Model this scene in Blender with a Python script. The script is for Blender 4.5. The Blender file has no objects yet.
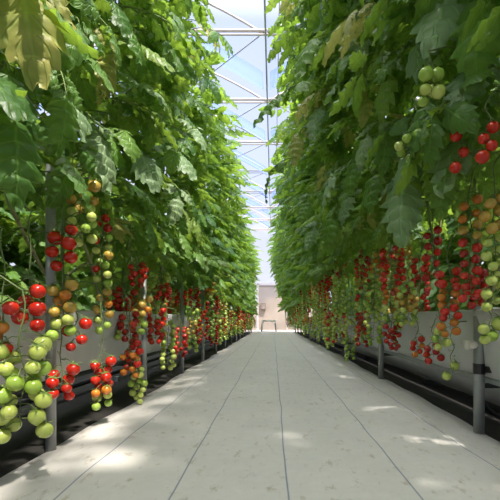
import bpy, math, random
import numpy as np
from mathutils import Vector, Matrix, Euler

R = random.Random(11)
PI = math.pi
COL = bpy.context.scene.collection
CAM_H, FPX, VX, VY = 0.42, 420.0, 273.0, 320.0      # camera height, focal length (px of a 500 px frame), vanishing point


def at(px, py, x):
    """The point at lateral position x seen at picture position px, py: (y, z)."""
    y = FPX * x / (px - VX)
    return y, CAM_H - (py - VY) * y / FPX


# ------------------------------------------------------------------ materials
def mat(name):
    m = bpy.data.materials.new(name)
    m.use_nodes = True
    nt = m.node_tree
    nt.nodes.clear()
    out = nt.nodes.new('ShaderNodeOutputMaterial')
    return m, nt, out


def N(nt, typ, **kw):
    n = nt.nodes.new(typ)
    for k, v in kw.items():
        if k.startswith('i_'):
            k = k[2:]
            n.inputs[int(k) if k.isdigit() else k.replace('_', ' ')].default_value = v
        else:
            setattr(n, k, v)
    return n


def math_n(nt, op, a, b=None, c=None):
    n = nt.nodes.new('ShaderNodeMath')
    n.operation = op
    for i, v in enumerate((a, b, c)):
        if v is None:
            continue
        if hasattr(v, 'is_output'):
            nt.links.new(v, n.inputs[i])
        else:
            n.inputs[i].default_value = v
    return n.outputs[0]


def mix_c(nt, fac, a, b, mode='MIX'):
    n = nt.nodes.new('ShaderNodeMix')
    n.data_type = 'RGBA'
    n.blend_type = mode
    for sock, v in ((n.inputs[0], fac), (n.inputs[6], a), (n.inputs[7], b)):
        if hasattr(v, 'is_output'):
            nt.links.new(v, sock)
        else:
            sock.default_value = v if isinstance(v, (int, float)) else (*v, 1)
    return n.outputs[2]


def simple(name, col, rough=.6, metal=0., noise=0., scale=20., bump=0., spec=.5):
    m, nt, out = mat(name)
    p = N(nt, 'ShaderNodeBsdfPrincipled')
    p.inputs['Base Color'].default_value = (*col, 1)
    p.inputs['Roughness'].default_value = rough
    p.inputs['Metallic'].default_value = metal
    p.inputs['Specular IOR Level'].default_value = spec
    if noise or bump:
        tc = N(nt, 'ShaderNodeTexCoord')
        nz = N(nt, 'ShaderNodeTexNoise', i_Scale=scale, i_Detail=5.)
        nt.links.new(tc.outputs['Object'], nz.inputs['Vector'])
        if noise:
            lo = tuple(c * (1 - noise) for c in col)
            hi = tuple(min(1, c * (1 + noise)) for c in col)
            nt.links.new(mix_c(nt, nz.outputs[0], lo, hi), p.inputs['Base Color'])
        if bump:
            b = N(nt, 'ShaderNodeBump', i_Strength=bump, i_Distance=.01)
            nt.links.new(nz.outputs[0], b.inputs['Height'])
            nt.links.new(b.outputs[0], p.inputs['Normal'])
    nt.links.new(p.outputs[0], out.inputs[0])
    return m


def leaf_material(name, dark, light, trans, yellow, ytint, tw=.42):
    """Leaf blade: veins from the blade's own uv, a tone per leaf, mottled yellowing."""
    m, nt, out = mat(name)
    L = nt.links.new
    tone = N(nt, 'ShaderNodeAttribute', attribute_name='tone').outputs['Fac']
    rnd = N(nt, 'ShaderNodeObjectInfo').outputs['Random']
    t = math_n(nt, 'FRACT', math_n(nt, 'ADD', tone, rnd))
    uv = N(nt, 'ShaderNodeUVMap', uv_map='uv').outputs[0]
    sep = N(nt, 'ShaderNodeSeparateXYZ')
    L(uv, sep.inputs[0])
    au = math_n(nt, 'ABSOLUTE', math_n(nt, 'MULTIPLY_ADD', sep.outputs[0], 2., -1.))
    side = math_n(nt, 'FRACT', math_n(nt, 'SUBTRACT', math_n(nt, 'MULTIPLY', sep.outputs[1], 6.), math_n(nt, 'MULTIPLY', au, 1.3)))
    d = math_n(nt, 'ABSOLUTE', math_n(nt, 'SUBTRACT', side, .5))
    v1 = N(nt, 'ShaderNodeMapRange', i_1=.0, i_2=.10, i_3=1., i_4=0.)
    L(d, v1.inputs[0])
    v2 = N(nt, 'ShaderNodeMapRange', i_1=.02, i_2=.09, i_3=1., i_4=0.)
    L(au, v2.inputs[0])
    vein = math_n(nt, 'MAXIMUM', v1.outputs[0], v2.outputs[0])
    tc = N(nt, 'ShaderNodeTexCoord')
    nz = N(nt, 'ShaderNodeTexNoise', i_Scale=34., i_Detail=4.)
    L(tc.outputs['Object'], nz.inputs['Vector'])
    base = mix_c(nt, t, dark, light)
    yfac = N(nt, 'ShaderNodeMapRange', i_1=.86 if ytint < .5 else .0, i_2=1., i_3=0. if ytint < .5 else .45, i_4=ytint)
    L(t, yfac.inputs[0])
    ymot = math_n(nt, 'MULTIPLY', yfac.outputs[0], math_n(nt, 'MULTIPLY', nz.outputs[0], 1.7))
    ymot.node.use_clamp = True
    base = mix_c(nt, ymot, base, yellow)
    base = mix_c(nt, math_n(nt, 'MULTIPLY', vein, .36), base, tuple(min(1, c * 2.0 + .02) for c in light))
    bump = N(nt, 'ShaderNodeBump', i_Strength=.8, i_Distance=.005)
    hgt = math_n(nt, 'ADD', math_n(nt, 'MULTIPLY', vein, -.7), nz.outputs[0])
    L(hgt, bump.inputs['Height'])
    p = N(nt, 'ShaderNodeBsdfPrincipled', i_Roughness=.42)
    p.inputs['Specular IOR Level'].default_value = .5
    L(base, p.inputs['Base Color'])
    L(bump.outputs[0], p.inputs['Normal'])
    tr = N(nt, 'ShaderNodeBsdfTranslucent')
    L(mix_c(nt, ymot, trans, yellow), tr.inputs[0])
    mx = N(nt, 'ShaderNodeMixShader', i_0=tw)
    L(p.outputs[0], mx.inputs[1])
    L(tr.outputs[0], mx.inputs[2])
    L(mx.outputs[0], out.inputs[0])
    return m


def tomato_material(name, a, b, rough=.22):
    m, nt, out = mat(name)
    L = nt.links.new
    p = N(nt, 'ShaderNodeBsdfPrincipled', i_Roughness=rough)
    tc = N(nt, 'ShaderNodeTexCoord')
    nz = N(nt, 'ShaderNodeTexNoise', i_Scale=40., i_Detail=2.)
    L(tc.outputs['Object'], nz.inputs['Vector'])
    sp = N(nt, 'ShaderNodeSeparateXYZ')
    L(tc.outputs['Generated'], sp.inputs[0])
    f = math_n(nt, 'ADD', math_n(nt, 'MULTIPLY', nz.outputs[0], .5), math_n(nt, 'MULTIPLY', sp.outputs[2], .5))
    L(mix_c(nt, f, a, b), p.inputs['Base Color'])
    p.inputs['Subsurface Weight'].default_value = .12
    p.inputs['Subsurface Radius'].default_value = (.01, .004, .002)
    p.inputs['Subsurface Scale'].default_value = .5
    p.inputs['Coat Weight'].default_value = .3
    p.inputs['Coat Roughness'].default_value = .1
    L(p.outputs[0], out.inputs[0])
    return m


LEAF = leaf_material('leaf_green', (.050, .135, .034), (.17, .32, .065), (.37, .57, .06), (.48, .46, .09), .35)
LEAF_Y = leaf_material('leaf_yellowing', (.18, .28, .06), (.28, .37, .10), (.42, .50, .09), (.60, .52, .16), .8)
LEAF_P = leaf_material('leaf_pale', (.25, .38, .19), (.33, .47, .26), (.26, .42, .10), (.44, .48, .15), .2)
STEM = simple('stem_green', (.16, .24, .05), .55, noise=.3, scale=30)
VINE = simple('vine_stem', (.13, .18, .055), .6, noise=.35, scale=25)
DRYVINE = simple('dry_vine', (.34, .33, .16), .7, noise=.35, scale=25)
TOM = {
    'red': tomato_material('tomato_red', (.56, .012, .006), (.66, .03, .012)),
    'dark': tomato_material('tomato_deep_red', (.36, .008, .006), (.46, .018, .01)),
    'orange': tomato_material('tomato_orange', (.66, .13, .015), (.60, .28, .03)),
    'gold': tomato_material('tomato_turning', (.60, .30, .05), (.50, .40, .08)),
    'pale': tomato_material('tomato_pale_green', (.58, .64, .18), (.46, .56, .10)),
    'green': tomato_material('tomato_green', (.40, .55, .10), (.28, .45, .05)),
}
STEEL = simple('galvanised_steel', (.33, .34, .335), .5, .55, noise=.25, scale=35)
STEEL_D = simple('dark_steel', (.025, .026, .028), .5, .3, noise=.3, scale=20)
WHITE_PIPE = simple('white_painted_pipe', (.60, .52, .48), .45, noise=.1)
GREY_PIPE = simple('grey_wire', (.42, .42, .46), .5)
BLACK = simple('black_plastic', (.012, .012, .013), .4)
CLIPW = simple('white_clip_plastic', (.8, .74, .68), .4)
GUT = simple('gutter_film', (.54, .55, .54), .45, noise=.14, scale=7, bump=.35)
SUBST = simple('substrate', (.10, .065, .04), .95, noise=.5, scale=60, bump=.6)
SOIL = simple('dark_ground', (.014, .012, .010), .9, noise=.5, scale=9, bump=.5)
BEIGE = simple('beige_panel', (.40, .33, .27), .7, noise=.15, scale=3)
CONC = simple('pale_concrete', (.38, .34, .31), .8, noise=.12, scale=3)
CARTW = simple('white_cart_paint', (.86, .85, .84), .4)


def film_material(name, trans, white, k):
    m, nt, out = mat(name)
    L = nt.links.new
    a = N(nt, 'ShaderNodeBsdfTransparent')
    a.inputs[0].default_value = (*trans, 1)
    b = N(nt, 'ShaderNodeBsdfTranslucent')
    tc = N(nt, 'ShaderNodeTexCoord')
    mp = N(nt, 'ShaderNodeMapping')
    mp.inputs['Scale'].default_value = (1.2, .35, 1.)
    nz = N(nt, 'ShaderNodeTexNoise', i_Scale=1.3, i_Detail=3.)
    L(tc.outputs['Object'], mp.inputs[0])
    L(mp.outputs[0], nz.inputs['Vector'])
    L(mix_c(nt, nz.outputs[0], tuple(c * .85 for c in white), white), b.inputs[0])
    mx = N(nt, 'ShaderNodeMixShader', i_0=k)
    L(a.outputs[0], mx.inputs[1])
    L(b.outputs[0], mx.inputs[2])
    L(mx.outputs[0], out.inputs[0])
    return m


FILM = film_material('roof_film', (.93, .94, 1.), (.62, .72, .98), .08)
FILM_W = film_material('wall_film', (.95, .97, 1.), (.93, .94, .95), .45)
SCREEN = film_material('shade_screen', (.52, .64, .93), (.38, .50, .82), .25)


def path_material():
    m, nt, out = mat('white_ground_cover')
    L = nt.links.new
    tc = N(nt, 'ShaderNodeTexCoord')
    sep = N(nt, 'ShaderNodeSeparateXYZ')
    L(tc.outputs['Object'], sep.inputs[0])
    big = N(nt, 'ShaderNodeTexNoise', i_Scale=2.6, i_Detail=6., i_Roughness=.65)
    fine = N(nt, 'ShaderNodeTexNoise', i_Scale=38., i_Detail=4.)
    spk = N(nt, 'ShaderNodeTexNoise', i_Scale=34., i_Detail=5., i_Roughness=.7)
    mp = N(nt, 'ShaderNodeMapping')
    mp.inputs['Scale'].default_value = (1, .45, 1)
    L(tc.outputs['Object'], mp.inputs[0])
    for n in (big, fine):
        L(tc.outputs['Object'], n.inputs['Vector'])
    L(mp.outputs[0], spk.inputs['Vector'])
    wob = N(nt, 'ShaderNodeTexNoise', i_Scale=1.1)
    L(tc.outputs['Object'], wob.inputs['Vector'])
    xw = math_n(nt, 'ADD', sep.outputs[0], math_n(nt, 'MULTIPLY', math_n(nt, 'SUBTRACT', wob.outputs[0], .5), .03))
    col = mix_c(nt, big.outputs[0], (.58, .555, .525), (.82, .785, .745))
    col = mix_c(nt, math_n(nt, 'MULTIPLY', fine.outputs[0], .45), col, (.48, .46, .43))
    st = N(nt, 'ShaderNodeMapRange', i_1=.57, i_2=.70, i_3=0., i_4=.7)
    L(spk.outputs[0], st.inputs[0])
    col = mix_c(nt, st.outputs[0], col, (.36, .29, .20))
    # woven-in blue guide threads
    mask = None
    for x0 in (-.504, -.240, .036, .345, .62):
        d = math_n(nt, 'ABSOLUTE', math_n(nt, 'SUBTRACT', xw, x0))
        r = N(nt, 'ShaderNodeMapRange', i_1=.0008, i_2=.0034, i_3=1., i_4=0.)
        L(d, r.inputs[0])
        mask = r.outputs[0] if mask is None else math_n(nt, 'MAXIMUM', mask, r.outputs[0])
    col = mix_c(nt, math_n(nt, 'MULTIPLY', mask, .8), col, (.10, .15, .25))
    p = N(nt, 'ShaderNodeBsdfPrincipled', i_Roughness=.62)
    L(col, p.inputs['Base Color'])
    wv = N(nt, 'ShaderNodeTexWave', i_Scale=95., bands_direction='Y')
    L(tc.outputs['Object'], wv.inputs['Vector'])
    b = N(nt, 'ShaderNodeBump', i_Strength=.35, i_Distance=.008)
    h = math_n(nt, 'ADD', math_n(nt, 'ADD', big.outputs[0], math_n(nt, 'MULTIPLY', fine.outputs[0], .4)), math_n(nt, 'MULTIPLY', wv.outputs[0], .05))
    L(h, b.inputs['Height'])
    L(b.outputs[0], p.inputs['Normal'])
    L(p.outputs[0], out.inputs[0])
    return m


PATH = path_material()


# ------------------------------------------------------------------ mesh building
class Geo:
    """Collects vertices, faces, per-vertex uv and tone, per-face material slot; build() links ONE mesh object."""
    def __init__(s):
        s.v, s.uv, s.tone, s.f, s.m, s.n = [], [], [], [], [], 0

    def add(s, v, f, mi=0, uv=None, tone=0.):
        v = np.asarray(v, float).reshape(-1, 3)
        s.v.append(v)
        s.uv.append(np.zeros((len(v), 2)) if uv is None else np.asarray(uv, float))
        s.tone.append(np.full(len(v), tone) if np.isscalar(tone) else tone)
        s.f += [tuple(i + s.n for i in q) for q in f]
        s.m += [mi] * len(f) if isinstance(mi, int) else list(mi)
        s.n += len(v)
        return s

    def geo(s, g, M=None, tone=None):
        v = np.concatenate(g.v)
        if M is not None:
            A = np.array(M)
            v = v @ A[:3, :3].T + A[:3, 3]
        return s.add(v, g.f, g.m, np.concatenate(g.uv), np.concatenate(g.tone) if tone is None else tone)

    def box(s, c, d, mi=0, rz=0.):
        v = np.array([[x, y, z] for x in (-.5, .5) for y in (-.5, .5) for z in (-.5, .5)]) * np.array(d)
        if rz:
            cs, sn = math.cos(rz), math.sin(rz)
            v = v @ np.array([[cs, sn, 0], [-sn, cs, 0], [0, 0, 1]])
        return s.add(v + np.array(c), [(0, 1, 3, 2), (4, 6, 7, 5), (0, 4, 5, 1), (2, 3, 7, 6), (0, 2, 6, 4), (1, 5, 7, 3)], mi)

    def tube(s, pts, r, mi=0, sides=6, caps=True):
        pts = [Vector(p) for p in pts]
        rs = r if isinstance(r, (list, tuple)) else [r] * len(pts)
        vs, fs = [], []
        ref = None
        for i, p in enumerate(pts):
            t = (pts[min(i + 1, len(pts) - 1)] - pts[max(i - 1, 0)]).normalized()
            if ref is None:
                ref = t.orthogonal().normalized()
            ref = (ref - t * ref.dot(t))
            ref = ref.normalized() if ref.length > 1e-6 else t.orthogonal().normalized()
            b = t.cross(ref)
            for k in range(sides):
                a = 2 * PI * k / sides
                vs.append(p + (ref * math.cos(a) + b * math.sin(a)) * rs[i])
        for i in range(len(pts) - 1):
            for k in range(sides):
                k2 = (k + 1) % sides
                fs.append((i * sides + k, i * sides + k2, (i + 1) * sides + k2, (i + 1) * sides + k))
        if caps:
            fs.append(tuple(range(sides))[::-1])
            fs.append(tuple((len(pts) - 1) * sides + k for k in range(sides)))
        return s.add([tuple(v) for v in vs], fs, mi)

    def sweep(s, prof, y0, y1, n, mi=0, wob=0., rnd=None):
        """A profile of (x, z) points pushed along y."""
        k, vs, fs = len(prof), [], []
        for i in range(n + 1):
            y = y0 + (y1 - y0) * i / n
            for (x, z) in prof:
                w = wob * (math.sin(y * 5.3 + z * 9) + .6 * math.sin(y * 13.1 + x * 21)) if wob else 0
                vs.append((x + w, y, z + w * .6))
        for i in range(n):
            for j in range(k - 1):
                fs.append((i * k + j, i * k + j + 1, (i + 1) * k + j + 1, (i + 1) * k + j))
        return s.add(vs, fs, mi)

    def mesh(s, name, mats, smooth=True):
        me = bpy.data.meshes.new(name)
        me.from_pydata(np.concatenate(s.v).tolist(), [], s.f)
        for m in mats:
            me.materials.append(m)
        me.polygons.foreach_set('material_index', s.m)
        me.polygons.foreach_set('use_smooth', [smooth] * len(s.f))
        uvl = me.uv_layers.new(name='uv')
        li = np.empty(len(me.loops), dtype=np.int32)
        me.loops.foreach_get('vertex_index', li)
        uvl.data.foreach_set('uv', np.concatenate(s.uv)[li].ravel())
        a = me.attributes.new('tone', 'FLOAT', 'POINT')
        a.data.foreach_set('value', np.concatenate(s.tone))
        me.update()
        return me

    def build(s, name, mats, parent=None, smooth=True, loc=(0, 0, 0)):
        return link(name, s.mesh(name, mats if isinstance(mats, (list, tuple)) else [mats], smooth), parent, loc)


def link(name, me, parent=None, loc=(0, 0, 0)):
    o = bpy.data.objects.new(name, me)
    COL.objects.link(o)
    o.location = loc
    if parent:
        o.parent = parent
    return o


def tag(o, label=None, cat=None, group=None, kind=None):
    for k, v in (('label', label), ('category', cat), ('group', group), ('kind', kind)):
        if v:
            o[k] = v
    return o


def thing(name, loc, label, cat, group=None, rz=0.):
    o = link(name, None, None, loc)
    o.empty_display_size = .05
    o.rotation_euler.z = rz
    return tag(o, label, cat, group)


# ------------------------------------------------------------------ leaves
def leaflet(Ln, W, rnd, nl=14, lobes=4, droop=.5):
    """One lobed, crinkled leaflet along +Y from the origin, as (verts, faces, uv)."""
    us = (-1., -.55, 0., .55, 1.)
    ph = rnd.uniform(0, 6)
    tw = rnd.uniform(-.35, .35)
    v, uv = [], []
    ang, y, z = rnd.uniform(-.05, .25), 0., 0.
    for i in range(nl + 1):
        t = i / nl
        w = W * .5 * (math.sin(PI * min(1, t ** .68)) ** .8 if 0 < t < 1 else 0)
        if t < .06:
            w = max(w * .4, .002)
        saw = (t * lobes + .15) % 1.0
        lob = 1 - .46 * (1 - saw) ** 1.3 * (1 - .4 * t) - .07 * (i % 2)
        if i:
            y += Ln / nl * math.cos(ang)
            z += Ln / nl * math.sin(ang)
        ang -= droop * 1.7 / nl * (.5 + t)
        for u in us:
            ww = w * (lob if abs(u) == 1 else 1)
            a = abs(u)
            roll = tw * t
            zx = -.34 * a * a * w + .06 * W * math.sin(8 * t * 3 + ph + u * 2) * a + .05 * W * math.sin(lobes * 2 * PI * t + ph)
            X = u * ww
            v.append((X * math.cos(roll), y + (.16 * W * a * saw if a == 1 else 0), z + zx + X * math.sin(roll)))
            uv.append((u * .5 + .5, t))
    f = []
    for i in range(nl):
        for j in range(4):
            f.append((i * 5 + j, i * 5 + j + 1, (i + 1) * 5 + j + 1, (i + 1) * 5 + j))
    return v, f, uv


def frame(T, up):
    """Matrix that turns +Y into T and +Z as near up as it can."""
    T = T.normalized()
    X = T.cross(up)
    X = X.normalized() if X.length > 1e-5 else T.orthogonal().normalized()
    Z = X.cross(T)
    return Matrix((X, T, Z)).transposed().to_4x4()


def compound_leaf(seed, Lr=.30, nl=15, term=.17, pairs=((.40, .095), (.66, .135), (.90, .14)), curl=.72, small=True, wide=(.46, .62)):
    """A pinnate tomato leaf from its petiole base along +Y: rachis, side pairs, a large end leaflet."""
    rnd = random.Random(seed)
    g = Geo()
    n = 9
    pts, tans = [], []
    ang, p = rnd.uniform(.15, .55), Vector((0, 0, 0))
    sw = rnd.uniform(-.25, .25)
    for i in range(n + 1):
        t = Vector((math.sin(sw * i / n), math.cos(ang), math.sin(ang))).normalized()
        pts.append(p.copy())
        tans.append(t)
        p = p + t * (Lr / n)
        ang -= curl * rnd.uniform(1.2, 1.7) / n
    g.tube(pts, [.0042 - .0027 * i / n for i in range(n + 1)], 1, 5, caps=False)

    def put(s, side, Ln):
        k = min(n, int(round(s * n)))
        T, P = tans[k], pts[k]
        S = Vector((1, 0, 0)) * side
        up = S.cross(T) if side > 0 else T.cross(S) if side < 0 else Vector((0, 0, 1))
        up = Vector((1, 0, 0)).cross(T)
        if side:
            a = rnd.uniform(.85, 1.25)
            D = T * math.cos(a) + S * math.sin(a) + Vector((0, 0, rnd.uniform(-.45, .12)))
        else:
            D = T + Vector((rnd.uniform(-.15, .15), 0, -.1))
        up = (up + Vector((rnd.uniform(-.3, .3), rnd.uniform(-.3, .3), 0))).normalized()
        M = frame(D, up)
        off = Vector((0, .016 if side else 0, 0))
        M.translation = P
        v, f, uv = leaflet(Ln, Ln * rnd.uniform(*wide), rnd, nl, 5 if nl > 10 else 4, rnd.uniform(.15, .7))
        v = np.array(v) + np.array(off)
        A = np.array(M)
        g.add(v @ A[:3, :3].T + A[:3, 3], f, 0, uv, 0.)
        if side:
            g.tube([P, M @ off], .0016, 1, 4, caps=False)

    for s, Ln in pairs:
        for side in (-1, 1):
            put(s + rnd.uniform(-.04, .04), side, Ln * rnd.uniform(.8, 1.15))
    if small:
        for s in (.5, .76):
            for side in (-1, 1):
                if rnd.random() < .8:
                    put(s, side, .045 * rnd.uniform(.7, 1.3))
    put(1, 0, term * rnd.uniform(.9, 1.1))
    return g


LEAVES = [compound_leaf(100 + i, Lr=R.uniform(.24, .33), term=R.uniform(.13, .19)) for i in range(8)]
LEAVES_FAR = [compound_leaf(200 + i, Lr=R.uniform(.22, .30), nl=10, term=R.uniform(.15, .19), curl=.5, wide=(.56, .72),
                            pairs=((.42, .09), (.68, .125), (.92, .13)), small=False) for i in range(6)]
BIGS = [compound_leaf(300 + i, Lr=.20, nl=18, term=.20, pairs=((.60, .12),), curl=.6, wide=(.60, .74)) for i in range(5)]
LEAF_MESH = [g.mesh('leaf', [LEAF, STEM]) for g in LEAVES]
LEAF_MESH_Y = [g.mesh('leaf_yellowing', [LEAF_Y, STEM]) for g in LEAVES[:4]]
BIG_MESH = {c: [g.mesh('leaf', [m_, STEM]) for g in BIGS] for c, m_ in (('g', LEAF), ('y', LEAF_Y), ('p', LEAF_P))}


def leaf_matrix(P, az, tilt, roll, sc):
    return Matrix.Translation(P) @ Euler((tilt, roll, az), 'XYZ').to_matrix().to_4x4() @ Matrix.Scale(sc, 4)


def stem_pts(x, side, z0, z1, lean, seed):
    rnd = random.Random(seed)
    n = 9
    a, b = rnd.uniform(0, 6), rnd.uniform(0, 6)
    # lean > 0: towards the aisle with height
    return [Vector((x - side * lean * (i / n) ** 1.3 + .025 * math.sin(a + i * 1.1), .03 * math.sin(b + i * .9), z0 + (z1 - z0) * i / n)) for i in range(n + 1)]


def on_stem(pts, z):
    for p, q in zip(pts, pts[1:]):
        if p.z <= z <= q.z:
            return p.lerp(q, (z - p.z) / (q.z - p.z))
    return pts[-1].copy()


def leaf_spots(pts, side, z0, z1, n, seed, sc=(.85, 1.25)):
    """(position, azimuth, tilt, roll, scale) of each leaf of a plant."""
    rnd = random.Random(seed)
    out, az = [], rnd.uniform(0, 6)
    for i in range(n):
        z = z0 + (z1 - z0) * (i + rnd.uniform(-.3, .3)) / n
        az += 2.399 + rnd.uniform(-.4, .4)
        p = on_stem(pts, min(max(z, pts[0].z), pts[-1].z))
        s = rnd.uniform(*sc)
        out.append((p, az, rnd.uniform(-.35, .35), rnd.uniform(-.4, .4), s))
    return out


PLANT_ROOT = {}


def plant_near(x, y, side, zb, zt, lean, n, seed, label, group):
    pts = stem_pts(x, side, .47, zt, lean, seed)
    base = Vector((x, y, .47))
    root = thing('tomato_plant', base, label, 'tomato plant', group)
    off = Vector((x, 0, .47))
    Geo().tube([p - off for p in pts], [.007 - .003 * i / 9 for i in range(10)], 0, 7).build('vine_stem', VINE, root)
    rl = random.Random(seed + 5)
    q0, q1, sg = rl.uniform(.25, .6), rl.uniform(-.04, .06), rl.choice((-1, 1))
    Geo().tube([(side * q1, sg * q0, .02), (side * (q1 + .02), sg * q0 * .8, .06 + rl.uniform(0, .1)), (side * q1, sg * q0 * .4, .16 + rl.uniform(0, .1)), (-side * .01, sg * .06, .36), (-side * .02, 0, .5)],
               [.0075, .0075, .007, .0065, .006], 0, 7).build('lowered_vine', DRYVINE, root)
    for (p, az, tilt, roll, s) in leaf_spots(pts, side, zb, zt, n, seed + 1):
        yel = R.random() < .035 and y > 1.5
        o = link('leaf', R.choice(LEAF_MESH_Y) if yel else R.choice(LEAF_MESH), root)
        o.matrix_local = leaf_matrix(p - off, az, tilt, roll, s)
        if yel:
            o['label'] = 'yellowing leaf'
    return root


FAR_MESH = {}


def far_meshes(key, x, side, zb, zt, lean, n, sc, count):
    out = []
    for k in range(count):
        pts = stem_pts(x, side, .47, zt, lean, 900 + k * 7)
        off = Vector((x, 0, .47))
        g = Geo()
        rnd = random.Random(k * 31 + 5)
        for (p, az, tilt, roll, s) in leaf_spots(pts, side, zb, zt, n, 500 + k, sc):
            g.geo(rnd.choice(LEAVES_FAR), leaf_matrix(p - off, az, tilt, roll, s), tone=rnd.random())
        sm = Geo().tube([p - off for p in pts], [.007 - .003 * i / 9 for i in range(10)], 0, 6).mesh('vine_stem', [VINE])
        out.append((sm, g.mesh('foliage', [LEAF, STEM])))
    FAR_MESH[key] = out


def plant_far(key, x, y, label, group, k):
    sm, fm = FAR_MESH[key][k % len(FAR_MESH[key])]
    root = thing('tomato_plant', (x, y, .47), label, 'tomato plant', group, rz=R.uniform(-.12, .12))
    link('vine_stem', sm, root)
    f = link('foliage', fm, root)
    f['kind'] = 'stuff'
    return root


ORD = ['first', 'second', 'third', 'fourth', 'fifth', 'sixth', 'seventh', 'eighth', 'ninth', 'tenth', 'eleventh', 'twelfth', 'thirteenth', 'fourteenth', 'fifteenth', 'sixteenth', 'seventeenth', 'eighteenth', 'nineteenth', 'twentieth', 'twenty-first', 'twenty-second', 'twenty-third', 'twenty-fourth', 'twenty-fifth']
LX, RX = -.90, .93          # stem lines of the two rows
LPOST = [1.39 + 1.0 * k for k in range(14)]
RPOST = [1.60 + 1.45 * k for k in range(10)]


def top_left(y):
    return 3.05 - .045 * max(0, y - 3)


def top_right(y):
    return 3.0 - .03 * max(0, y - 3)


for key, x, side, zb, zt, lean, n, sc in (
        ('left_a', LX, -1, .72, 2.85, .16, 54, (.9, 1.2)), ('left_b', LX, -1, .68, 2.55, .12, 50, (.9, 1.2)),
        ('right_a', RX, 1, .98, 2.9, .56, 64, (.9, 1.2)), ('right_b', RX, 1, .80, 2.75, .52, 58, (.9, 1.2)),
        ('back', 0, 1, .34, 2.5, 0., 84, (1.2, 1.7))):
    far_meshes(key, x, side, zb, zt, lean, n, sc, 4)

for y, kk in ((-2.2, 0), (-1.75, 3), (-1.3, 1), (-.85, 2), (-.4, 0), (.05, 3)):  # unseen plants, added behind the camera to shade the near aisle
    plant_far('left_a', LX, y, 'unseen leafy tomato plant of the left row, added behind the viewer for shade', 'unseen tomato plants added behind the viewer', kk)
    plant_far('right_a', RX, y, 'unseen leafy tomato plant of the right row, added behind the viewer for shade', 'unseen tomato plants added behind the viewer', kk)
k = 0
y = .55
while y < 15.0:
    j = max(0, k - 1)
    if y < .9:
        plant_far('left_a', LX, y, 'leafy tomato plant of the left row standing closest beside the viewer', 'tomato plants of the left row', k)
    elif y < 3.7:
        plant_near(LX + R.uniform(-.03, .03), y, -1, .86 if y < 2.2 else .76, top_left(y), .16, 56, 3000 + k,
                   f'{ORD[j]} leafy tomato plant of the left row counted from the near end', 'tomato plants of the left row')
    else:
        lab = (f'{ORD[max(0, k - 1)]} leafy tomato plant of the left row counted from the near end'
               if y < 10.5 else 'tall leafy tomato plant in the far part of the left row')
        plant_far('left_a' if y < 7.5 else 'left_b', LX + R.uniform(-.03, .03), y, lab, 'tomato plants of the left row', k)
    k += 1
    y += .42 if y < 3.7 else .46
k = 0
y = .50
while y < 15.0:
    if y < .9:
        plant_far('right_a', RX, y, 'leafy tomato plant of the right row standing closest beside the viewer', 'tomato plants of the right row', k)
    elif y < 3.7:
        plant_near(RX - .02 * y + R.uniform(-.03, .03), y, 1, 1.0, top_right(y), .56, 82, 4000 + k,
                   f'{ORD[max(0, k - 1)]} leafy tomato plant of the right row counted from the near end', 'tomato plants of the right row')
    else:
        lab = (f'{ORD[max(0, k - 1)]} leafy tomato plant of the right row counted from the near end'
               if y < 10.5 else 'tall leafy tomato plant in the far part of the right row')
        plant_far('right_a' if y < 7.5 else 'right_b', RX - .02 * y + R.uniform(-.03, .03), y, lab, 'tomato plants of the right row', k)
    k += 1
    y += .42 if y < 3.7 else .46
for side in (-1, 1):
    y, k = .6, 0
    while y < 14.5:
        plant_far('back', side * 2.45 + R.uniform(-.05, .05), y, f'tomato plant of the outer row glimpsed behind the {"left" if side < 0 else "right"} row',
                  f'tomato plants of the outer {"left" if side < 0 else "right"} row', k)
        y += .5
        k += 1


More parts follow.
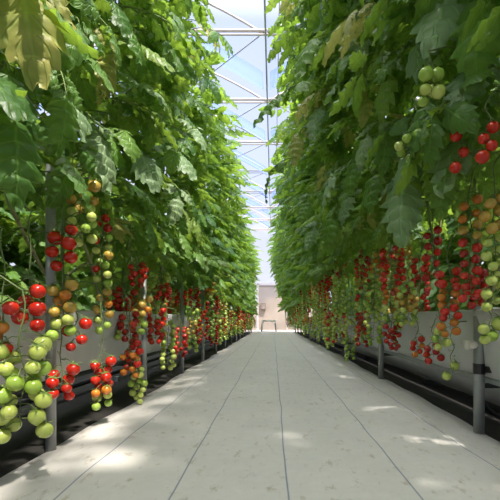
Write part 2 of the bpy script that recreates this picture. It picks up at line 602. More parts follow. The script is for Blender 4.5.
# big single leaves that stand out in front: (px, py of the hanging tip, lateral position, scale, kind, turn, fall, label)
BIG = [
    (32, 42, -.58, 1.2, 'y', .9, -.9, 'large yellowing leaf hanging at the upper left'), (103, 165, -.60, 1.15, 'p', .6, -.7, 'large grey-green leaf hanging beside the long green cluster'),
    (16, 170, -.60, 1.1, 'g', .9, -1.1, None), (64, 168, -.64, .95, 'g', .7, -1.1, None), (106, 78, -.58, .8, 'y', .5, -1.0, 'narrow leaf with yellow tip'),
    (182, 62, -.44, 1.35, 'g', .2, -.25, 'broad dark leaf reaching over the aisle'), (155, 96, -.52, 1.0, 'p', .7, -.1, None), (12, 115, -.62, 1.1, 'g', .9, -.8, None),
    (72, 30, -.60, 1.0, 'g', .7, -.4, None), (155, 122, -.56, .95, 'g', .9, -.5, None), (187, 168, -.52, 1.0, 'p', .6, -.3, None), (135, 48, -.55, 1.1, 'g', .6, -.6, None),
    (75, 118, -.60, .9, 'p', .5, -.4, None), (175, 200, -.56, .9, 'p', .9, -.5, None), (62, 125, -.58, .9, 'g', .8, -.9, None), (120, 20, -.58, 1.0, 'g', .5, -.5, None),
    (440, 22, .50, 1.35, 'p', .8, -.6, 'large pale leaf near the top of the right row'), (402, 216, .50, 1.25, 'p', .9, -.8, 'big pale drooping leaf above the deep red cluster'),
    (334, 180, .34, 1.15, 'p', .5, -.15, 'pale leaf reaching out over the aisle'), (296, 150, .20, 1.2, 'y', .8, -.6, 'leaf with a yellow patch'),
    (276, 48, .02, 1.2, 'g', .3, -.4, None), (266, 112, -.04, 1.2, 'g', .3, -.3, None), (452, 165, .56, 1.2, 'p', .5, -.3, None), (425, 110, .50, 1.0, 'g', .8, -.3, None),
    (362, 28, .42, 1.3, 'p', .9, -.8, None), (335, 92, .34, 1.1, 'p', .4, -.1, None), (364, 114, .44, .7, 'y', .6, -1.0, None), (305, 60, .16, 1.2, 'g', .5, -.5, None),
    (366, 140, .42, .9, 'p', .8, -.4, None), (330, 235, .38, 1.1, 'g', .6, -.7, None), (406, 174, .50, .9, 'p', .8, -.5, None), (395, 20, .45, 1.1, 'g', .5, -.5, None),
    (465, 94, .56, .9, 'p', .9, -.4, None), (270, 178, -.02, 1.0, 'g', .3, -.4, None), (478, 40, .58, 1.1, 'g', .8, -.8, None), (345, 212, .40, .9, 'p', .8, -.5, None),
    (304, 212, .24, 1.0, 'g', .9, -.6, None), (350, 66, .42, 1.0, 'g', .9, -.6, None), (388, 82, .46, 1.0, 'g', .9, -.5, None), (316, 122, .28, 1.1, 'p', .8, -.3, None),
    (420, 62, .50, .9, 'p', .9, -.6, None), (478, 128, .60, .8, 'g', .9, -.7, None), (326, 28, .32, 1.2, 'g', .9, -.5, None), (290, 84, .14, 1.1, 'g', .8, -.4, None),
    (386, 150, .47, .9, 'g', .9, -.4, None), (372, 196, .46, 1.0, 'g', .8, -.7, None), (310, 240, .30, 1.0, 'p', .8, -.6, None), (442, 196, .56, .8, 'g', .9, -.7, None),
    (286, 206, .14, 1.1, 'g', .8, -.4, None), (352, 178, .42, .8, 'g', .7, -.6, None), (150, 175, -.56, 1.0, 'p', .8, -.5, None), (200, 140, -.50, 1.1, 'p', .8, -.4, None),
    (130, 148, -.56, .9, 'g', .8, -.4, None), (172, 150, -.54, 1.0, 'g', .9, -.5, None), (182, 228, -.58, .9, 'g', .8, -.6, None), (146, 210, -.60, .9, 'g', .9, -.5, None),
]
ROOTS = [o for o in COL.objects if o.name.startswith('tomato_plant')]
for i, (px, py, x, s_, kind, turn, fall, lab) in enumerate(BIG):
    side = -1 if px < 240 else 1
    s_ *= 1.1 if kind != 'g' or side > 0 else .92
    yy, zz = at(px, py, x if abs(px - VX) > 15 else x)
    if yy < 0 or yy > 6:
        yy = 4.2
        zz = CAM_H - (py - VY) * yy / FPX
        x = (px - VX) * yy / FPX
    az = (PI / 2 if side > 0 else -PI / 2) + side * turn          # points into the aisle, turned towards the camera
    A = Euler((fall * .8, 0, az)).to_matrix()
    me = BIG_MESH[kind]
    me = me[i % len(me)]
    tip = max(v.co.y for v in me.vertices)
    far_v = sum((v.co for v in me.vertices if v.co.y > tip * .6), Vector()) / max(1, sum(v.co.y > tip * .6 for v in me.vertices))
    P = Vector((x, yy, zz)) - A @ (Vector(far_v) * s_)
    root = min((r for r in ROOTS if r.location.x * side > 0 and abs(r.location.x) < 1.5), key=lambda r: abs(r.location.y - P.y))
    o = link('leaf', me, root)
    o.matrix_local = root.matrix_basis.inverted() @ Matrix.Translation(P) @ A.to_4x4() @ Matrix.Scale(s_, 4)
    if lab:
        o['label'] = lab


# ------------------------------------------------------------------ tomatoes
def tomato_mesh(seed, nu=16, nv=10):
    rnd = random.Random(seed)
    g = Geo()
    v, f = [(0, 0, -.475)], []
    for i in range(1, nv):
        th = PI * i / nv
        for j in range(nu):
            a = 2 * PI * j / nu
            r = .5 * math.sin(th) * (1 + .012 * math.sin(5 * a + seed))
            zz = -.475 * math.cos(th)
            zz -= .07 * math.exp(-(r / .13) ** 2) if zz > 0 else 0
            v.append((r * math.cos(a), r * math.sin(a), zz))
    v.append((0, 0, .475 - .085))
    top = len(v) - 1
    for j in range(nu):
        j2 = (j + 1) % nu
        f.append((0, 1 + j2, 1 + j))
        f.append((top, 1 + (nv - 2) * nu + j, 1 + (nv - 2) * nu + j2))
        for i in range(nv - 2):
            f.append((1 + i * nu + j, 1 + i * nu + j2, 1 + (i + 1) * nu + j2, 1 + (i + 1) * nu + j))
    g.add(v, f)
    return g


def calyx_mesh(seed):
    """Five narrow curled sepals and the knuckle above them, for a fruit one unit wide."""
    rnd = random.Random(seed)
    g = Geo()
    for k in range(5):
        a0 = 2 * PI * k / 5 + rnd.uniform(-.2, .2)
        L_ = rnd.uniform(.42, .60)
        lift = rnd.uniform(.0, .22)
        v = []
        for i in range(6):
            t = i / 5
            r = L_ * t
            base = .42 + .02 - .30 * max(0, r - .12) ** 1.6 + lift * t * t + .02
            w = .075 * math.sin(PI * (.18 + .82 * t)) + .004
            for s in (-1, 0, 1):
                v.append((r * math.cos(a0) - s * w * math.sin(a0), r * math.sin(a0) + s * w * math.cos(a0), base + (.02 if s == 0 else 0)))
        f = []
        for i in range(5):
            for j in range(2):
                f.append((i * 3 + j, i * 3 + j + 1, (i + 1) * 3 + j + 1, (i + 1) * 3 + j))
        g.add(v, f)
    g.tube([(0, 0, .40), (0, 0, .50), (.01, 0, .60)], [.075, .06, .05], 0, 6)
    return g


TG = [tomato_mesh(s) for s in (1, 2, 3)]
TOM_MESH = {c: [g.mesh('tomato', [m]) for g in TG] for c, m in TOM.items()}
CAL_MESH = [calyx_mesh(s).mesh('calyx', [STEM]) for s in range(4)]

PAL = {  # colour of the fruit from the top of a cluster to its tip
    'red': ['red'], 'dark': ['dark', 'red', 'dark'], 'green': ['green', 'pale', 'green'], 'palegreen': ['pale', 'green', 'pale', 'pale'],
    'redgreen': ['red', 'red', 'red', 'orange', 'pale', 'green'], 'orangegreen': ['gold', 'orange', 'gold', 'pale', 'green', 'green'],
    'greengold': ['green', 'pale', 'gold', 'gold', 'pale', 'green', 'pale'], 'orangered': ['orange', 'gold', 'red', 'dark', 'red', 'red'],
    'mixed': ['red', 'dark', 'green', 'red', 'pale', 'gold', 'green', 'red', 'pale', 'green'], 'redorange': ['red', 'orange', 'red', 'orange'],
    'yellow': ['gold', 'pale', 'pale'], 'darkgold': ['dark', 'red', 'gold', 'pale', 'red', 'pale'],
}
PALWORD = {
    'red': 'bright red', 'dark': 'deep red', 'green': 'unripe green', 'palegreen': 'pale green', 'redgreen': 'red-to-green',
    'orangegreen': 'orange-and-green', 'greengold': 'green-and-gold', 'orangered': 'orange-to-red', 'mixed': 'mixed red and green',
    'redorange': 'red and orange', 'yellow': 'yellow-green', 'darkgold': 'red and gold',
}


def truss(x, y, ztop, zbot, n, pal, dia, side, label, group, seed, spread=1., bare=.10, calyx=True):
    """A hanging cluster; fruit between heights ztop and zbot, its stalk rising bare above and bowing back to the vine."""
    rnd = random.Random(seed)
    zt = ztop + bare
    root = thing('tomato_cluster', (x, y, zt), label, 'tomato cluster', group)
    H = max(ztop - zbot - dia, .001)
    pos, dd = [], []
    base = rnd.uniform(-.5, .5)
    for i in range(n):
        d = dia * rnd.uniform(.86, 1.10) * (1 - .12 * i / max(1, n))
        z = -bare - dia * .5 - H * (i / max(1, n - 1) if n > 1 else 0)
        a = base + (i % 2) * PI + rnd.uniform(-.7, .7) * (1.6 if spread > 1.25 else 1)
        r = d * rnd.uniform(.50, .72) * spread
        pos.append(np.array([r * math.cos(a), r * math.sin(a), z + rnd.uniform(-.1, .1) * d]))
        dd.append(d)
    for _ in range(60):
        for i in range(n):
            for j in range(i + 1, min(n, i + 14)):
                v = pos[j] - pos[i]
                L_ = np.linalg.norm(v) + 1e-9
                need = (dd[i] + dd[j]) * .5 * 1.01
                if L_ < need:
                    c = v / L_ * (need - L_) * .5
                    c[2] *= .55
                    pos[i] -= c
                    pos[j] += c
    # stalk
    g = Geo()
    zend = min(p[2] for p in pos) + dia * .5
    wob = rnd.uniform(0, 6)
    m = 10
    line = [Vector((.006 * math.sin(wob + i * 1.3), .006 * math.cos(wob * 2 + i), zend * i / m)) for i in range(m + 1)]
    vr = min((r for r in VINES if r.location.x * side > 0), key=lambda r: abs(r.location.y - y))
    vx = vr.location.x - side * (.16 if side < 0 else .54) * max(0, (zt - .47) / 2.5) ** 1.3
    ex = Vector((vx - x, (vr.location.y - y) * .96, rnd.uniform(-.02, .03)))
    arm = [ex, ex * .6 + Vector((0, 0, .05)), ex * .2 + Vector((0, 0, .04))]
    g.tube(arm + line, [.0026] * 3 + [.0025 - .0012 * i / m for i in range(m + 1)], 0, 5)
    kz = 0
    z = -.03
    while z > -bare + .01:          # stubs of picked fruit on the bare stalk
        s = 1 if kz % 2 else -1
        g.tube([(0, 0, z), (s * .010, .003, z - .004), (s * .013, .003, z + .004)], .0013, 0, 4)
        z -= .022
        kz += 1
    cols = PAL[pal]
    for i in range(n):
        tilt = Euler((rnd.uniform(-.35, .35), rnd.uniform(-.35, .35), rnd.uniform(0, 6)))
        c = cols[min(len(cols) - 1, int((i + rnd.uniform(-.45, .45)) / max(1, n) * len(cols)))] if len(cols) > 2 else rnd.choice(cols)
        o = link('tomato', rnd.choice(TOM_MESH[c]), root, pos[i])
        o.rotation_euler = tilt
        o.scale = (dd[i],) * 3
        o['label'] = {'red': 'red ripe tomato', 'dark': 'deep red tomato', 'orange': 'orange tomato', 'gold': 'turning yellow-orange tomato',
                      'pale': 'pale green tomato', 'green': 'green tomato'}[c]
        topv = Vector(pos[i]) + tilt.to_matrix() @ Vector((0, 0, .5 * dd[i]))
        zr = min(0, topv.z + .012)
        q = Vector((0, 0, max(zr, zend)))
        g.tube([q, (q + topv) * .5 + Vector((0, 0, .006)), topv], [.0018, .0017, .0015], 0, 4, caps=False)
        if calyx:
            link('calyx', rnd.choice(CAL_MESH), o)
    g.build('stalk', VINE, root)
    return root


VINES = [r for r in ROOTS if abs(r.location.x) < 1.5]
LG, RG = 'tomato clusters hanging along the left row', 'tomato clusters hanging along the right row'
# px, fruit top, fruit bottom, count, palette, lateral position, diameter, spread, bare stalk, label
HERO_L = [
    (62, 222, 272, 6, 'red', -.66, .044, 1.1, .12, 'bright red tomato cluster in front of the nearest left steel post'),
    (82, 154, 246, 24, 'greengold', -.66, .041, 1.6, .06, 'long green and gold tomato cluster high beside the nearest left post'),
    (102, 214, 288, 15, 'mixed', -.72, .040, 1.2, .10, 'mixed red and green cluster right of the long green-gold one'),
    (62, 278, 342, 10, 'orangegreen', -.67, .043, 1.0, .10, 'orange cluster turning green, just right of the nearest left post'),
    (76, 318, 353, 4, 'red', -.71, .043, 1.0, .08, 'four red tomatoes beside the orange-and-green cluster at the post'),
    (30, 284, 334, 5, 'red', -.66, .044, 1.0, .20, 'five bright red tomatoes hanging left of the nearest left post'),
    (3, 300, 364, 6, 'redorange', -.68, .037, 1.0, .18, 'red-orange cluster cut by the left edge of the view'),
    (22, 338, 442, 22, 'palegreen', -.63, .043, 1.5, .12, 'large pale green cluster hanging lowest at the left edge'),
    (61, 364, 402, 7, 'red', -.69, .040, 1.25, .20, 'small red cluster low across the nearest left post'),
    (102, 358, 411, 14, 'redgreen', -.69, .040, 1.1, .26, 'red cluster with yellow-green tip below a long bare stalk'),
    (130, 342, 378, 9, 'redorange', -.70, .040, 1.1, .20, 'red cluster just above the yellow-green tomatoes near the second left post'),
    (138, 366, 404, 9, 'palegreen', -.68, .036, .9, .16, 'yellow-green cluster hanging low by the second left post'),
    (138, 262, 288, 8, 'red', -.74, .040, 1.2, .05, 'small bright red cluster high under the leaves above second left post'),
    (103, 288, 336, 8, 'orangegreen', -.74, .042, 1.0, .06, 'orange-green cluster midway between first and second left posts'),
    (142, 296, 336, 10, 'orangegreen', -.72, .040, 1.1, .06, 'gold cluster above the red one by the second left post'),
    (128, 312, 344, 8, 'dark', -.74, .040, 1.1, .08, 'deep red cluster left of the second left post'),
    (156, 308, 346, 14, 'red', -.72, .040, 1.4, .08, 'dense red cluster just past the second left post'),
    (168, 320, 372, 16, 'palegreen', -.70, .040, 1.2, .08, 'long pale green cluster past the second left post'),
    (163, 283, 303, 7, 'red', -.76, .040, 1.2, .05, 'small red cluster high between second and third left posts'),
    (181, 290, 306, 5, 'red', -.74, .038, 1.2, .05, 'red cluster tucked under leaves above the third left post'),
    (180, 326, 360, 13, 'dark', -.70, .040, 1.3, .08, 'deep red cluster hanging at the third left post'),
    (192, 308, 352, 16, 'greengold', -.70, .040, 1.2, .06, 'green-gold cluster just past the third left post'),
    (114, 330, 342, 3, 'palegreen', -.80, .036, .8, .05, 'few pale green tomatoes behind the red cluster above the gutter'),
    (124, 296, 330, 9, 'red', -.82, .038, 1.1, .06, 'red cluster set back over the gutter between first two left posts'),
]
HERO_R = [
    (460, 114, 174, 4, 'red', .55, .036, .55, .06, 'loose string of four red tomatoes high among the right leaves'),
    (488, 120, 164, 4, 'red', .58, .037, .6, .06, 'red tomatoes high at the right edge of the view'),
    (432, 226, 294, 12, 'dark', .66, .036, 1.2, .10, 'deep red cluster under the big drooping leaf of the right row'),
    (470, 196, 304, 18, 'orangered', .66, .035, 1.1, .08, 'long cluster, orange at top and red below, right row'),
    (494, 192, 312, 18, 'yellow', .68, .035, 1.2, .08, 'long yellow-green cluster at the right edge of the view'),
    (449, 268, 338, 18, 'redorange', .66, .036, 1.2, .10, 'dense red-orange cluster left of the nearest right post'),
    (440, 322, 352, 6, 'palegreen', .66, .038, 1.0, .10, 'yellow-green tomatoes below the red-orange cluster by nearest right post'),
    (433, 343, 364, 6, 'dark', .70, .034, 1.2, .10, 'small deep red cluster low left of the nearest right post'),
    (452, 362, 381, 2, 'palegreen', .70, .036, .8, .12, 'two green tomatoes hanging lowest by the nearest right post'),
    (417, 336, 358, 4, 'redorange', .72, .034, .9, .12, 'short red and orange cluster in front of the right gutter'),
    (408, 282, 328, 13, 'greengold', .70, .036, 1.1, .08, 'green and gold cluster above the right gutter'),
    (391, 246, 330, 28, 'redgreen', .70, .038, 1.4, .08, 'big cluster, red above and green at the tip, before the second right post'),
    (392, 322, 352, 9, 'dark', .70, .036, 1.3, .08, 'deep red cluster hanging at the second right post'),
    (374, 290, 346, 18, 'green', .70, .038, 1.3, .08, 'unripe green cluster left of the second right post'),
    (362, 256, 312, 16, 'darkgold', .72, .038, 1.3, .06, 'red and gold cluster high past the second right post'),
    (351, 290, 362, 24, 'green', .68, .040, 1.3, .08, 'long green cluster past the second right post, hanging low'),
    (362, 310, 348, 10, 'dark', .74, .038, 1.3, .08, 'deep red cluster tucked behind the long green one, right row'),
    (340, 306, 344, 14, 'darkgold', .70, .040, 1.3, .08, 'red and gold cluster left of the long green one, right row'),
    (330, 262, 336, 26, 'darkgold', .68, .040, 1.3, .06, 'long red and gold cluster near the third right post'),
    (322, 286, 338, 18, 'orangegreen', .66, .040, 1.3, .06, 'orange-green cluster past the third right post'),
    (430, 70, 104, 6, 'green', .45, .040, .9, .05, 'green tomatoes high in the right leaves below the pale leaf'),
    (414, 134, 160, 5, 'green', .47, .038, 1.2, .05, 'small green cluster high in the middle of the right leaves'),
    (490, 318, 346, 4, 'palegreen', .66, .040, 1.2, .06, 'yellow-green tomatoes before the gutter right of nearest right post'),
    (476, 270, 310, 10, 'dark', .72, .036, 1.2, .06, 'deep red tomatoes above the nearest right post'),
    (420, 256, 316, 14, 'red', .80, .036, 1.2, .06, 'red cluster set back over the right gutter'),
    (404, 230, 284, 12, 'greengold', .78, .036, 1.2, .06, 'green and gold cluster set back under the right leaves'),
]
TRUSSES = 0
for side, lst, grp in ((-1, HERO_L, LG), (1, HERO_R, RG)):
    for i, (px, p0, p1, n, pal, x, dia, spr, bare, lab) in enumerate(lst):
        yy, z0 = at(px, p0, x)
        _, z1 = at(px, p1, x)
        if (px > 110 and side < 0) or 300 < px < 425:
            n, spr = int(n * (1.45 if side < 0 else 1.7)), spr * (1.3 if side < 0 else 1.6)
        truss(x, yy, z0, z1, n, pal, dia, side, lab, grp, 7000 + i * 13 + side, spr, bare)
# the rest of both rows, thinning into the distance
for side, grp, y0 in ((-1, LG, 2.35), (1, RG, 2.6)):
    y, k = y0, 0
    pals = (['redgreen', 'greengold', 'red', 'palegreen', 'orangegreen', 'mixed', 'dark', 'palegreen', 'redgreen', 'green', 'greengold'] if side < 0 else
            ['darkgold', 'green', 'dark', 'greengold', 'orangegreen', 'mixed', 'green', 'redgreen', 'greengold', 'green', 'orangegreen'])
    seen = {}
    while y < 14.8:
        far = y > 10.2
        hero = y < 3.9
        pal = pals[(k * 5 + k // 11) % 11]
        high = (k % 3 == 1 or hero) if side < 0 else k % 2 == 1
        z0 = R.uniform(.60, .86) if high else R.uniform(.42, .60)
        if side > 0:
            z0 = R.uniform(.85, 1.12) if k % 2 else R.uniform(.48, .75)
        n = R.randint(15, 24)
        z1 = max(.12 + .1 * hero, z0 - R.uniform(.28, .44))
        posts = LPOST if side < 0 else RPOST
        b = min(range(len(posts)), key=lambda q: abs(posts[q] - y))
        row = 'left' if side < 0 else 'right'
        if not far:
            kk = (pal, b, high)
            seen[kk] = seen.get(kk, 0) + 1
            where = f'{"high" if high else "low"} near the {ORD[b]} {row} post'
            lab = f'{PALWORD[pal]} tomato cluster hanging {where}' if seen[kk] == 1 else f'{ORD[seen[kk] - 1]} {PALWORD[pal]} tomato cluster hanging {where}'
        else:
            lab = f'{PALWORD[pal]} tomato cluster far down the {row} row'
        x = side * (R.uniform(.64, .80) if not hero else R.uniform(.80, .92))
        if side > 0:
            x -= .012 * y
        truss(x, y, z0, z1, n, pal, R.uniform(.038, .045), side, lab, grp, 9000 + k * 17 + side, 1.6, R.uniform(.04, .10), calyx=y < 4.5)
        k += 1
        y += R.uniform(.075, .115) * (1.4 if hero else 1 if y < 6.5 else 1.3)


# ------------------------------------------------------------------ growing gutters, posts, rails
def gutter(side, label):
    root = thing('growing_gutter', (side * .93, 0, .20), label, 'gutter', None)
    X, Z = .93, .20
    prof = [(-.155, .262), (-.150, .268), (-.143, .255), (-.125, .20), (-.118, .06), (-.10, .015), (.10, .015), (.118, .06), (.125, .20), (.143, .255), (.155, .262)]
    Geo().sweep([(-.155, .262), (-.160, .255), (-.140, .18), (-.130, .05), (-.11, .0), (.11, .0), (.130, .05), (.140, .18), (.160, .255), (.155, .262),
                 (.148, .255), (.128, .19), (.118, .06), (.10, .012), (-.10, .012), (-.118, .06), (-.128, .19), (-.148, .255), (-.155, .262)], -2.5, 15.2, 240, 0, .0035).build('film_wall', GUT, root)
    Geo().sweep([(-.112, .10), (-.105, .225), (0, .238), (.105, .225), (.112, .10)], -2.48, 15.18, 130, 0, .004).build('substrate', SUBST, root)
    Geo().tube([(-side * .05, .3 + i * .3, .246 + .004 * math.sin(i * 2.1)) for i in range(50)], .008, 0, 6).build('drip_hose', BLACK, root)
    Geo().tube([(-side * .10, .3, -.012), (-side * .10, 15.2, -.012)], .012, 0, 8).build('support_rail', STEEL_D if side < 0 else STEEL, root)
    return root


gutter(-1, 'long white film growing gutter under the left tomato row')
gutter(1, 'long white film growing gutter under the right tomato row')
for side in (-1, 1):
    rt = thing('growing_gutter', (side * 2.45, 0, .20), f'pale growing gutter of the outer row glimpsed behind the {"left" if side < 0 else "right"} row', 'gutter')
    Geo().sweep([(-.155, .262), (-.130, .05), (-.11, .0), (.11, .0), (.130, .05), (.155, .262), (.14, .262), (.10, .02), (-.10, .02), (-.14, .262), (-.155, .262)], .3, 10, 60).build('film_wall', GUT, rt)
    Geo().sweep([(-.112, .10), (-.105, .225), (.105, .225), (.112, .10)], .32, 9.98, 60).build('substrate', SUBST, rt)
    for q in range(7):
        Geo().tube([(0, .6 + q * 1.5, -.20), (0, .6 + q * 1.5, .0)], .018, 0, 8).build('leg', STEEL, rt)


def post(x, y, h, side, label, grp, clamp=False):
    root = thing('steel_post', (x, y, -.02), label, 'post', grp)
    Geo().tube([(0, 0, 0), (0, 0, h * .5), (0, 0, h)], .0165 if side < 0 else .020, 0, 12).build('pole', STEEL, root)
    Geo().tube([(-side * .0, 0, .475), (side * .29, 0, .475)], .013, 0, 8).build('crossbar', STEEL, root)
    Geo().tube([(0, 0, .19), (side * .29, 0, .19)], .010, 0, 8).build('lower_crossbar', STEEL_D, root)
    Geo().tube([(0, 0, .455), (0, 0, .495)], .021, 0, 10).build('collar', STEEL, root)
    if clamp:
        c = Geo().box((side * .045, -.02, .255), (.07, .045, .022)).tube([(0, 0, .235), (0, 0, .275)], .022, 0, 10)
        o = c.build('clamp', BLACK, root, smooth=False)
        o['label'] = 'black clamp'
        o = Geo().tube([(-.05, -.01, .345), (-.025, -.005, .345), (0, 0, .345)], [.012, .016, .010], 0, 8).box((-.052, -.01, .345), (.012, .03, .035)).build('clip', CLIPW, root)
        o['label'] = 'white plastic clip'
    return root


for k, y in enumerate(LPOST):
    post(-.735, y, 1.10 if k == 0 else .75, -1, 'tall grey steel post nearest on the left, tomatoes hanging around it' if k == 0 else
         (f'{ORD[k]} grey steel post from the near end of the left gutter' if k < 11 else 'grey steel post far along the left gutter'), 'posts of the left gutter')
for k, y in enumerate(RPOST):
    post(.785, y, .50, 1, 'nearest grey steel post of the right gutter, with black clamp' if k == 0 else
         (f'{ORD[k]} grey steel post from the near end of the right gutter' if k < 8 else 'grey steel post far along the right gutter'), 'posts of the right gutter', k == 0)

pp = thing('drain_pipe', (1.12, 0, .07), 'long grey drain trough on the ground below the right gutter', 'drain pipe')
Geo().sweep([(.08, .06), (.075, .065), (.06, .0), (.03, -.05), (-.03, -.05), (-.06, 0), (-.075, .065), (-.08, .06), (-.066, -.01), (-.034, -.06), (.034, -.06), (.066, -.01), (.08, .06)], .5, 15, 80, 0, .002).build('trough', GUT, pp)
for q in range(8):
    Geo().box((0, 1. + q * 1.9, -.075), (.16, .05, .03)).build('foot', STEEL_D, pp, smooth=False)
lp = thing('heating_pipe', (-1.15, 0, .04), 'long dark pipe lying on the ground below the left gutter', 'pipe')
Geo().tube([(0, .4, 0), (0, 15, 0)], .016, 0, 10).build('pipe_run', STEEL_D, lp)
for q in range(8):
    Geo().box((0, 1.2 + q * 1.8, -.043), (.10, .04, .034)).build('bracket', STEEL, lp, smooth=False)
# coil of black hose beyond the nearest right post
hg = Geo()
hg.tube([(.11 * math.cos(a * .35), .012 * math.sin(a * .9) + a * .0012, .125 + .11 * math.sin(a * .35)) for a in range(40)], .007, 0, 6)
tag(hg.build('hose_coil', BLACK, None, True, (1.00, 1.78, -.012)), 'coil of black hose on dark ground right of the nearest right post', 'hose')


# ------------------------------------------------------------------ setting
def structure(g, name, m, smooth=False):
    o = g.build(name, m, None, smooth)
    o['kind'] = 'structure'
    return o


g = Geo()
nx, ny = 60, 60
g.add([(-9, -4, -.02), (9, -4, -.02), (9, 24, -.02), (-9, 24, -.02)], [(0, 1, 2, 3)])
structure(g, 'ground', SOIL)
# woven white cover over the aisle: wavy edges, slight billows, 5 mm thick hem
g = Geo()
ys = [-1.2 + 15.9 * (i / 220) for i in range(221)]
xs = [i / 24 for i in range(25)]
vt, ft = [], []
rw = random.Random(4)
for yv in ys:
    xl = -.735 + .012 * math.sin(yv * 3.1) + .006 * math.sin(yv * 9.7)
    xr = .817 + .012 * math.sin(yv * 2.7 + 1) + .005 * math.sin(yv * 11.1)
    for t in xs:
        xx = xl + (xr - xl) * t
        e = min(t, 1 - t) * 8
        zz = (.010 + .004 * math.sin(yv * 4.1 + xx * 3) * math.sin(xx * 5 + yv) + .0015 * math.sin(yv * 17 + xx * 11)) * min(1, e) - .012 * (1 - min(1, e))
        vt.append((xx, yv, zz))
k = len(xs)
for i in range(len(ys) - 1):
    for j in range(k - 1):
        ft.append((i * k + j, i * k + j + 1, (i + 1) * k + j + 1, (i + 1) * k + j))
g.add(vt, ft)
o = structure(g, 'floor', PATH, True)
sd = o.modifiers.new('thick', 'SOLIDIFY')
sd.thickness = .004
g = Geo().add([(-9, 14.8, -.01), (9, 14.8, -.01), (9, 22, -.01), (-9, 22, -.01)], [(0, 1, 2, 3)])
structure(g, 'floor_back', CONC)

# arched film roof: two spans that meet in a valley over the aisle
VAL, WID, ZV, RISE = -.10, 6.2, 4.30, 1.0
Y0, Y1 = -3.5, 19.5


def arch(x0, w, n=24):
    return [(x0 + w * i / n, ZV + RISE * (1 - (2 * i / n - 1) ** 2)) for i in range(n + 1)]


for nm, x0 in (('ceiling', VAL - WID), ('ceiling_right', VAL)):
    structure(Geo().sweep(arch(x0, WID), Y0, Y1, 20), nm, FILM, True)
# hoops, tie beams, braces, valley wire
bi = 0
D = [2.1 + 1.75 * q for q in range(10)]
for q, d in enumerate(D):
    for x0 in (VAL - WID, VAL):
        structure(Geo().tube([(x, d + .08, z - .03) for x, z in arch(x0, WID)], .016, 0, 6), 'roof_hoop_beam', WHITE_PIPE, True)
        structure(Geo().tube([(x0, d, ZV - .02), (x0 + WID, d, ZV - .02)], .022, 0, 8).tube([(x0, d, ZV - .075), (x0 + WID, d, ZV - .075)], .014, 0, 8), 'tie_beam', WHITE_PIPE, True)
        if q + 1 < len(D):
            a = VAL if x0 < VAL else VAL + .02
            s = -1 if x0 < VAL else 1
            structure(Geo().tube([(a, d, ZV - .03), (a + s * 1.9, D[q + 1] + .35, ZV - .03)], .009, 0, 6), 'brace_beam', GREY_PIPE, True)
structure(Geo().tube([(VAL, Y0, ZV - .06), (VAL, Y1, ZV - .06)], .014, 0, 6), 'valley_beam', GREY_PIPE, True)
structure(Geo().tube([(VAL + .18, Y0, ZV + .10), (VAL + .18, Y1, ZV + .10)], .008, 0, 6), 'valley_beam', WHITE_PIPE, True)
for xq in (-2.0, -1.1, 1.0, 2.0):
    structure(Geo().tube([(xq, Y0, ZV - .04), (xq, Y1, ZV - .04)], .005, 0, 5), 'wire_beam', GREY_PIPE, True)
# gathered bluish shade screens hung across each bay under the film
for q, d in enumerate([2.4 + 2.0 * i for i in range(8)]):
    for x0, sp in ((VAL - WID, 'left'), (VAL, 'right')):
        g = Geo()
        vs, fs = [], []
        P = arch(x0 + .05, WID - .1)
        for j in range(13):
            yy = d + .50 * j / 12
            for (x, z) in P:
                vs.append((x, yy, z - .10 - .012 * math.sin(j * 1.2) - .10 * math.sin(j * .26)))
        for j in range(12):
            for i in range(24):
                fs.append((j * 25 + i, j * 25 + i + 1, (j + 1) * 25 + i + 1, (j + 1) * 25 + i))
        g.add(vs, fs)
        o = g.build('shade_screen', SCREEN)
        tag(o, f'{ORD[q]} gathered bluish shade screen under the {sp} roof span', 'shade screen', 'gathered shade screens under the roof')

# side walls and end wall of film on a beige kerb
for nm, x in (('wall_left', VAL - WID), ('wall_right', VAL + WID)):
    structure(Geo().add([(x, Y0, 0), (x, Y1, 0), (x, Y1, ZV), (x, Y0, ZV)], [(0, 1, 2, 3)]), nm, FILM_W)
WY = 18.0
g = Geo()
for x0 in (VAL - WID, VAL):
    P = arch(x0, WID)
    g.add([(x, WY, 1.15) for x, z in P] + [(x, WY, z) for x, z in P], [(i, i + 1, 26 + i, 25 + i) for i in range(24)])
structure(g, 'wall_back', FILM_W)
structure(Geo().box((VAL - 3.6, WY, .57), (6.0, .08, 1.16)).box((3.6, WY, .57), (6.0, .08, 1.16)), 'wall_back_lower', BEIGE)
structure(Geo().box((-.02, WY, .95), (1.2, .05, 1.9)), 'door_1', BEIGE)
structure(Geo().box((-.64, WY - .03, .98), (.06, .08, 2.0)).box((.60, WY - .03, .98), (.06, .08, 2.0)).box((-.02, WY - .03, 1.96), (1.3, .08, .06)), 'trim_1', WHITE_PIPE)
# dark control box on the end wall
cb = thing('control_box', (-.42, WY - .10, 1.0), 'small dark box on the end wall between the rows', 'control box')
Geo().box((0, 0, 0), (.22, .14, .28)).build('case', simple('box_brown', (.22, .17, .14), .5), cb, smooth=False)
Geo().box((0, -.075, 0), (.18, .012, .22)).build('lid', simple('box_lid', (.28, .22, .19), .5), cb, smooth=False)
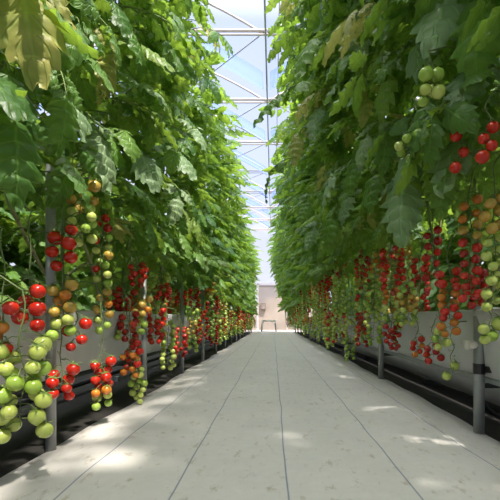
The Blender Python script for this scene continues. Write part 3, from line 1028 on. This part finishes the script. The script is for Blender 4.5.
# white tube-frame trolley standing at the end of the aisle
ct = thing('harvest_trolley', (-.15, 15.2, -.01), 'white tubular trolley standing at the far end of the aisle', 'trolley')
W_, D_, H_ = .26, .6, .40
for sx in (-1, 1):
    for sy in (-1, 1):
        Geo().tube([(sx * W_, sy * D_ / 2, .07), (sx * (W_ - .04), sy * D_ / 2, H_)], .03, 0, 8).build('leg', CARTW, ct)
        wv = Geo().tube([(sx * W_ - .015, sy * D_ / 2, .045), (sx * W_ + .015, sy * D_ / 2, .045)], .045, 0, 14)
        wv.build('wheel', BLACK, ct)
Geo().tube([(-W_ + .04, -D_ / 2, H_), (W_ - .04, -D_ / 2, H_), (W_ - .04, D_ / 2, H_), (-W_ + .04, D_ / 2, H_), (-W_ + .04, -D_ / 2, H_)], .032, 0, 8).build('top_frame', CARTW, ct)
Geo().box((0, 0, H_), (2 * W_ - .1, D_ - .04, .02)).build('deck', simple('trolley_deck', (.75, .72, .70), .6), ct, smooth=False)

# ------------------------------------------------------------------ light
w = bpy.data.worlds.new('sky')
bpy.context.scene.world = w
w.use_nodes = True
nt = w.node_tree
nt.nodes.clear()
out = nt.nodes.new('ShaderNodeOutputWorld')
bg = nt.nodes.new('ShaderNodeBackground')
tc = nt.nodes.new('ShaderNodeTexCoord')
sp = nt.nodes.new('ShaderNodeSeparateXYZ')
nt.links.new(tc.outputs['Generated'], sp.inputs[0])
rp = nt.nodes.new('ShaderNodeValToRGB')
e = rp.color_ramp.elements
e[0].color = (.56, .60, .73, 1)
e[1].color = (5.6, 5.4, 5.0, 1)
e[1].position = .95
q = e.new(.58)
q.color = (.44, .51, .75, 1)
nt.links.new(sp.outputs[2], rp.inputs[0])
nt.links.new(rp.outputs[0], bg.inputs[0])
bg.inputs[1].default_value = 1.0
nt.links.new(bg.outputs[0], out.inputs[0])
sl = bpy.data.lights.new('sun', 'SUN')
sl.energy = 6.5
sl.angle = math.radians(2.2)
sl.color = (1, .92, .78)
so = bpy.data.objects.new('sun', sl)
COL.objects.link(so)
sun_dir = Vector((.30, -.46, 1.0))          # towards the sun
so.rotation_euler = sun_dir.to_track_quat('Z', 'Y').to_euler()
so.location = (3, 2, 8)

# ------------------------------------------------------------------ camera
cam = bpy.data.cameras.new('camera')
co = bpy.data.objects.new('camera', cam)
COL.objects.link(co)
co.location = (0, 0, CAM_H)
co.rotation_euler = (PI / 2, 0, 0)
cam.sensor_width = 36
cam.lens = 36 * FPX / 500
cam.shift_x = -(VX - 250) / 500
cam.shift_y = (VY - 250) / 500
cam.clip_start = .05
sc = bpy.context.scene
sc.camera = co
sc.view_settings.view_transform = 'Standard'
sc.view_settings.look = 'None'
sc.view_settings.gamma = 1
sc.view_settings.use_curve_mapping = False
sc.view_settings.exposure = 0.38
